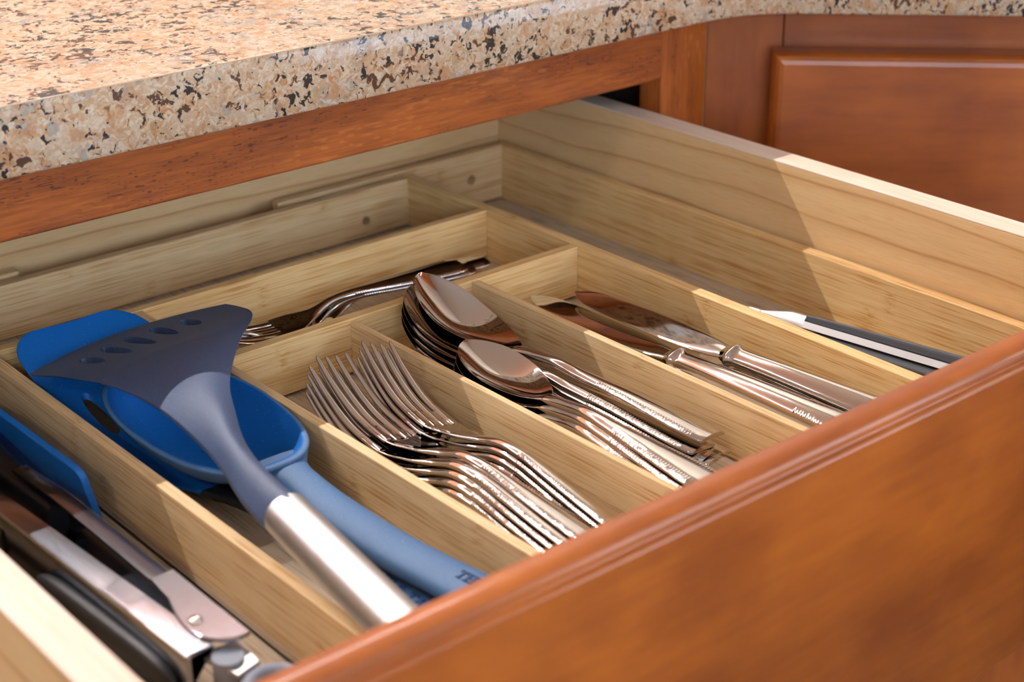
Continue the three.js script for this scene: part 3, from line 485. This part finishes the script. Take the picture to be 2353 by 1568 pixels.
  for (const key of ['position']) { const A = hg.attributes[key]; for (let k = 0; k < A.count; k += 3) { const x = A.getX(k), y = A.getY(k), z = A.getZ(k); A.setXYZ(k, A.getX(k + 1), A.getY(k + 1), A.getZ(k + 1)); A.setXYZ(k + 1, x, y, z); } }
  for (const A of [hp0, flatN]) for (let k = 0; k < A.count; k += 3) { const x = A.getX(k), y = A.getY(k), z = A.getZ(k); A.setXYZ(k, A.getX(k + 1), A.getY(k + 1), A.getZ(k + 1)); A.setXYZ(k + 1, x, y, z); }
  hg.computeVertexNormals();
  for (let k = 0; k < hp0.count; k++) {
    const nz = flatN.getZ(k); if (Math.abs(nz) < .5) continue;
    const s = cl(hp0.getX(k) / KX, -.985, .985), uu = cl(hp0.getY(k) / KU, .01, US + .5), tt = 1 - hp0.getZ(k) / .001, e = .012, d1 = at(s + e, uu, tt).sub(at(s - e, uu, tt)), d2 = at(s, uu + e, tt).sub(at(s, uu - e, tt)), nn = d2.cross(d1).normalize(); if (nn.y < 0) nn.negate(); if (nz < 0) nn.negate();
    hg.attributes.normal.setXYZ(k, nn.x, nn.y, nn.z);
  }
  { const uv = new Float32Array(hp0.count * 2); for (let k = 0; k < hp0.count; k++) { uv[2 * k] = hp0.getX(k); uv[2 * k + 1] = hp0.getY(k); } hg.setAttribute('uv', new THREE.BufferAttribute(uv, 2)); }
  part('head', hg, M.nylon, t, 'dark nylon head with five oval slots');
  part('neck', loft(rings, [Math.round(US / (R - 1) * 90), 90])[0], M.nylon, t);
  const hp = lerpPts([-.3172, .0458, .171], [-.3318, .0420, .296], 30);
  part('handle', loft(ovalTube(hp, () => .0100, () => .0092, 32, .9))[0], M.brushed, t, 'brushed steel sleeve handle');
}
// ---------- utensils in the left wing ----------
{
  const t = thing('spatula', 'plain blue spatula blade standing on edge against the bamboo wall behind the tongs', 'spatula');
  const s = new THREE.Shape(), w = .150, h = .030, r = .006; s.moveTo(-w, 0); s.lineTo(-.006, -.003); s.quadraticCurveTo(0, -.002, 0, .003); s.lineTo(-.001, h - .005); s.quadraticCurveTo(-.001, h, -.008, h); s.lineTo(-.085, h + .001); s.quadraticCurveTo(-.12, h, -w, .016); s.closePath();
  part('blade', new THREE.ExtrudeGeometry(s, { depth: .0022, bevelEnabled: true, bevelThickness: .0006, bevelSize: .0006, bevelSegments: 2, curveSegments: 10 }).rotateY(-Math.PI / 2), M.blue, t);
  part('handle', loft(ovalTube(lerpPts([-.001, .008, -.170], [-.001, .008, -.145], 10), () => .004, () => .006, 16))[0], M.slate, t);
  pose(t, [-.3445, .0010, .0570], [0, .03, .20]);
}
{
  const t = thing('kitchen_tongs', 'stainless steel locking tongs with black grips in the left compartment', 'tongs');
  const arm = (name, side, webA, webB, z0, z1, yTop, wA, wB) => {       // channel-shaped arm: web outside, flanges above and below
    const m = [], rr = [], N = 40;
    for (let i = 0; i <= N; i++) { const s = i / N, z = mix(z0, z1, s), xo = mix(webA, webB, s), w = mix(wA, wB, s) * -side, yt = yTop + mix(-.003, 0, ss(0, .3, s)), yb = .006, q = .0011, rad = .0022; const P = [];
      for (let k = 0; k <= 5; k++) { const a = k / 5 * Math.PI / 2; P.push([xo - side * rad * (1 - Math.sin(a)) * 1, yt - rad * (1 - Math.cos(a))]); } P.reverse();
      const ring = [[xo + w, yt], ...[0, 1, 2, 3, 4].map((k) => { const a = k / 4 * Math.PI / 2; return [xo - side * rad * (1 - Math.sin(a)), yt - rad * (1 - Math.cos(a))]; }), ...[0, 1, 2, 3, 4].map((k) => { const a = k / 4 * Math.PI / 2; return [xo - side * rad * (1 - Math.cos(a)), yb + rad * (1 - Math.sin(a))]; }), [xo + w, yb], [xo + w, yb + q], [xo - side * q, yb + q + .001], [xo - side * q, yt - q - .001], [xo + w, yt - q]];
      rr.push(ring.map(([x, y]) => V(x, y, z))); }
    const g = toCreasedNormals(loft(side < 0 ? rr.map((r) => r.slice().reverse()) : rr)[0], .7); return part(name, g, M.steel, t);
  };
  const a1 = arm('arm', -1, -.3985, -.3895, .015, .2130, .0320, .0085, .0125), b1 = arm('arm', 1, -.3655, -.3640, .033, .1740, .0330, .0085, .0100);
  // hinge plate of the right arm, rounded at its end
  const hp = new THREE.Shape(); hp.moveTo(-.3640, .160); hp.lineTo(-.3640, .2165); hp.quadraticCurveTo(-.3735, .2185, -.3790, .2075); hp.quadraticCurveTo(-.3815, .1960, -.3750, .1760); hp.lineTo(-.3735, .160); hp.closePath();
  part('hinge_plate', new THREE.ExtrudeGeometry(hp, { depth: .0010, bevelEnabled: true, bevelThickness: .0005, bevelSize: .0005, bevelSegments: 2 }).rotateX(Math.PI / 2).scale(1, 1, 1).translate(0, .0332, 0), M.steel, t, 'rounded hinge plate');
  part('rivet', new THREE.SphereGeometry(.0030, 20, 12, 0, Math.PI * 2, 0, Math.PI / 2).scale(1, .6, 1).translate(-.3755, .0335, .1975), M.chrome, t);
  part('end_web', boxBy(-.3890, -.3865, .005, .0310, .2105, .2135, 1, .001), M.steel, t);
  const tb = new THREE.Shape(); tb.moveTo(-.3822, .2090); tb.lineTo(-.3660, .2110); tb.lineTo(-.3672, .2275); tb.lineTo(-.3770, .2300); tb.closePath();
  part('lock_tab', new THREE.ExtrudeGeometry(tb, { depth: .0011, bevelEnabled: true, bevelThickness: .0005, bevelSize: .0005, bevelSegments: 2 }).rotateX(Math.PI / 2).translate(0, .0272, 0), M.brushed, t, 'pull tab of the lock');
  part('hanging_ring', new THREE.TorusGeometry(.0100, .0036, 14, 40).rotateX(Math.PI / 2).scale(1, 1.2, 1).translate(-.3690, .0235, .2420), M.grey, t, 'grey hanging ring');
  part('hinge_pin', new THREE.CylinderGeometry(.006, .006, .022, 20).translate(-.3755, .0185, .2200), M.grey, t);
  const gp = lerpPts([-.3975, .0165, .105], [-.3912, .0165, .207], 40), gr = (s) => .0042 * Math.sqrt(Math.max(.03, 1 - Math.abs(2 * s - 1) ** 6));
  part('grip', loft(ovalTube(gp, gr, (s) => .0078 * Math.sqrt(Math.max(.03, 1 - Math.abs(2 * s - 1) ** 5)), 20, .8))[0], M.rubber, t, 'black rubber grip on the outer side');
  for (const [x0, x1] of [[-.394, -.392], [-.3722, -.3712]]) part('head', loft(ovalTube(lerpPts([x0 + .004, .016, -.085], [x1, .018, .070], 30), (s) => mix(.010, .0052, ss(.2, 1, s)) * Math.sqrt(Math.max(.02, 1 - (1 - Math.min(1, s * 5)) ** 2)), (s) => mix(.0135, .0085, ss(.1, 1, s)) * Math.sqrt(Math.max(.02, 1 - (1 - Math.min(1, s * 5)) ** 2)), 20, .8))[0], M.black, t, 'black nylon gripping head');
}
{
  const t = thing('kitchen_utensil', 'slim black utensil handle on the compartment floor beside the left drawer side', 'utensil');
  part('handle', loft(ovalTube(lerpPts([-.4050, .0030, .02], [-.3990, .0030, .26], 40), (s) => .0040 * Math.sqrt(Math.max(.03, 1 - Math.abs(2 * s - 1) ** 10)), (s) => .0036 * Math.sqrt(Math.max(.03, 1 - Math.abs(2 * s - 1) ** 10)), 16))[0], M.black, t);
}
/*U1*/
scene.updateMatrixWorld(true);
scene.traverse((o) => { if (o.isMesh) o.castShadow = o.receiveShadow = true; });
renderer.render(scene, camera);
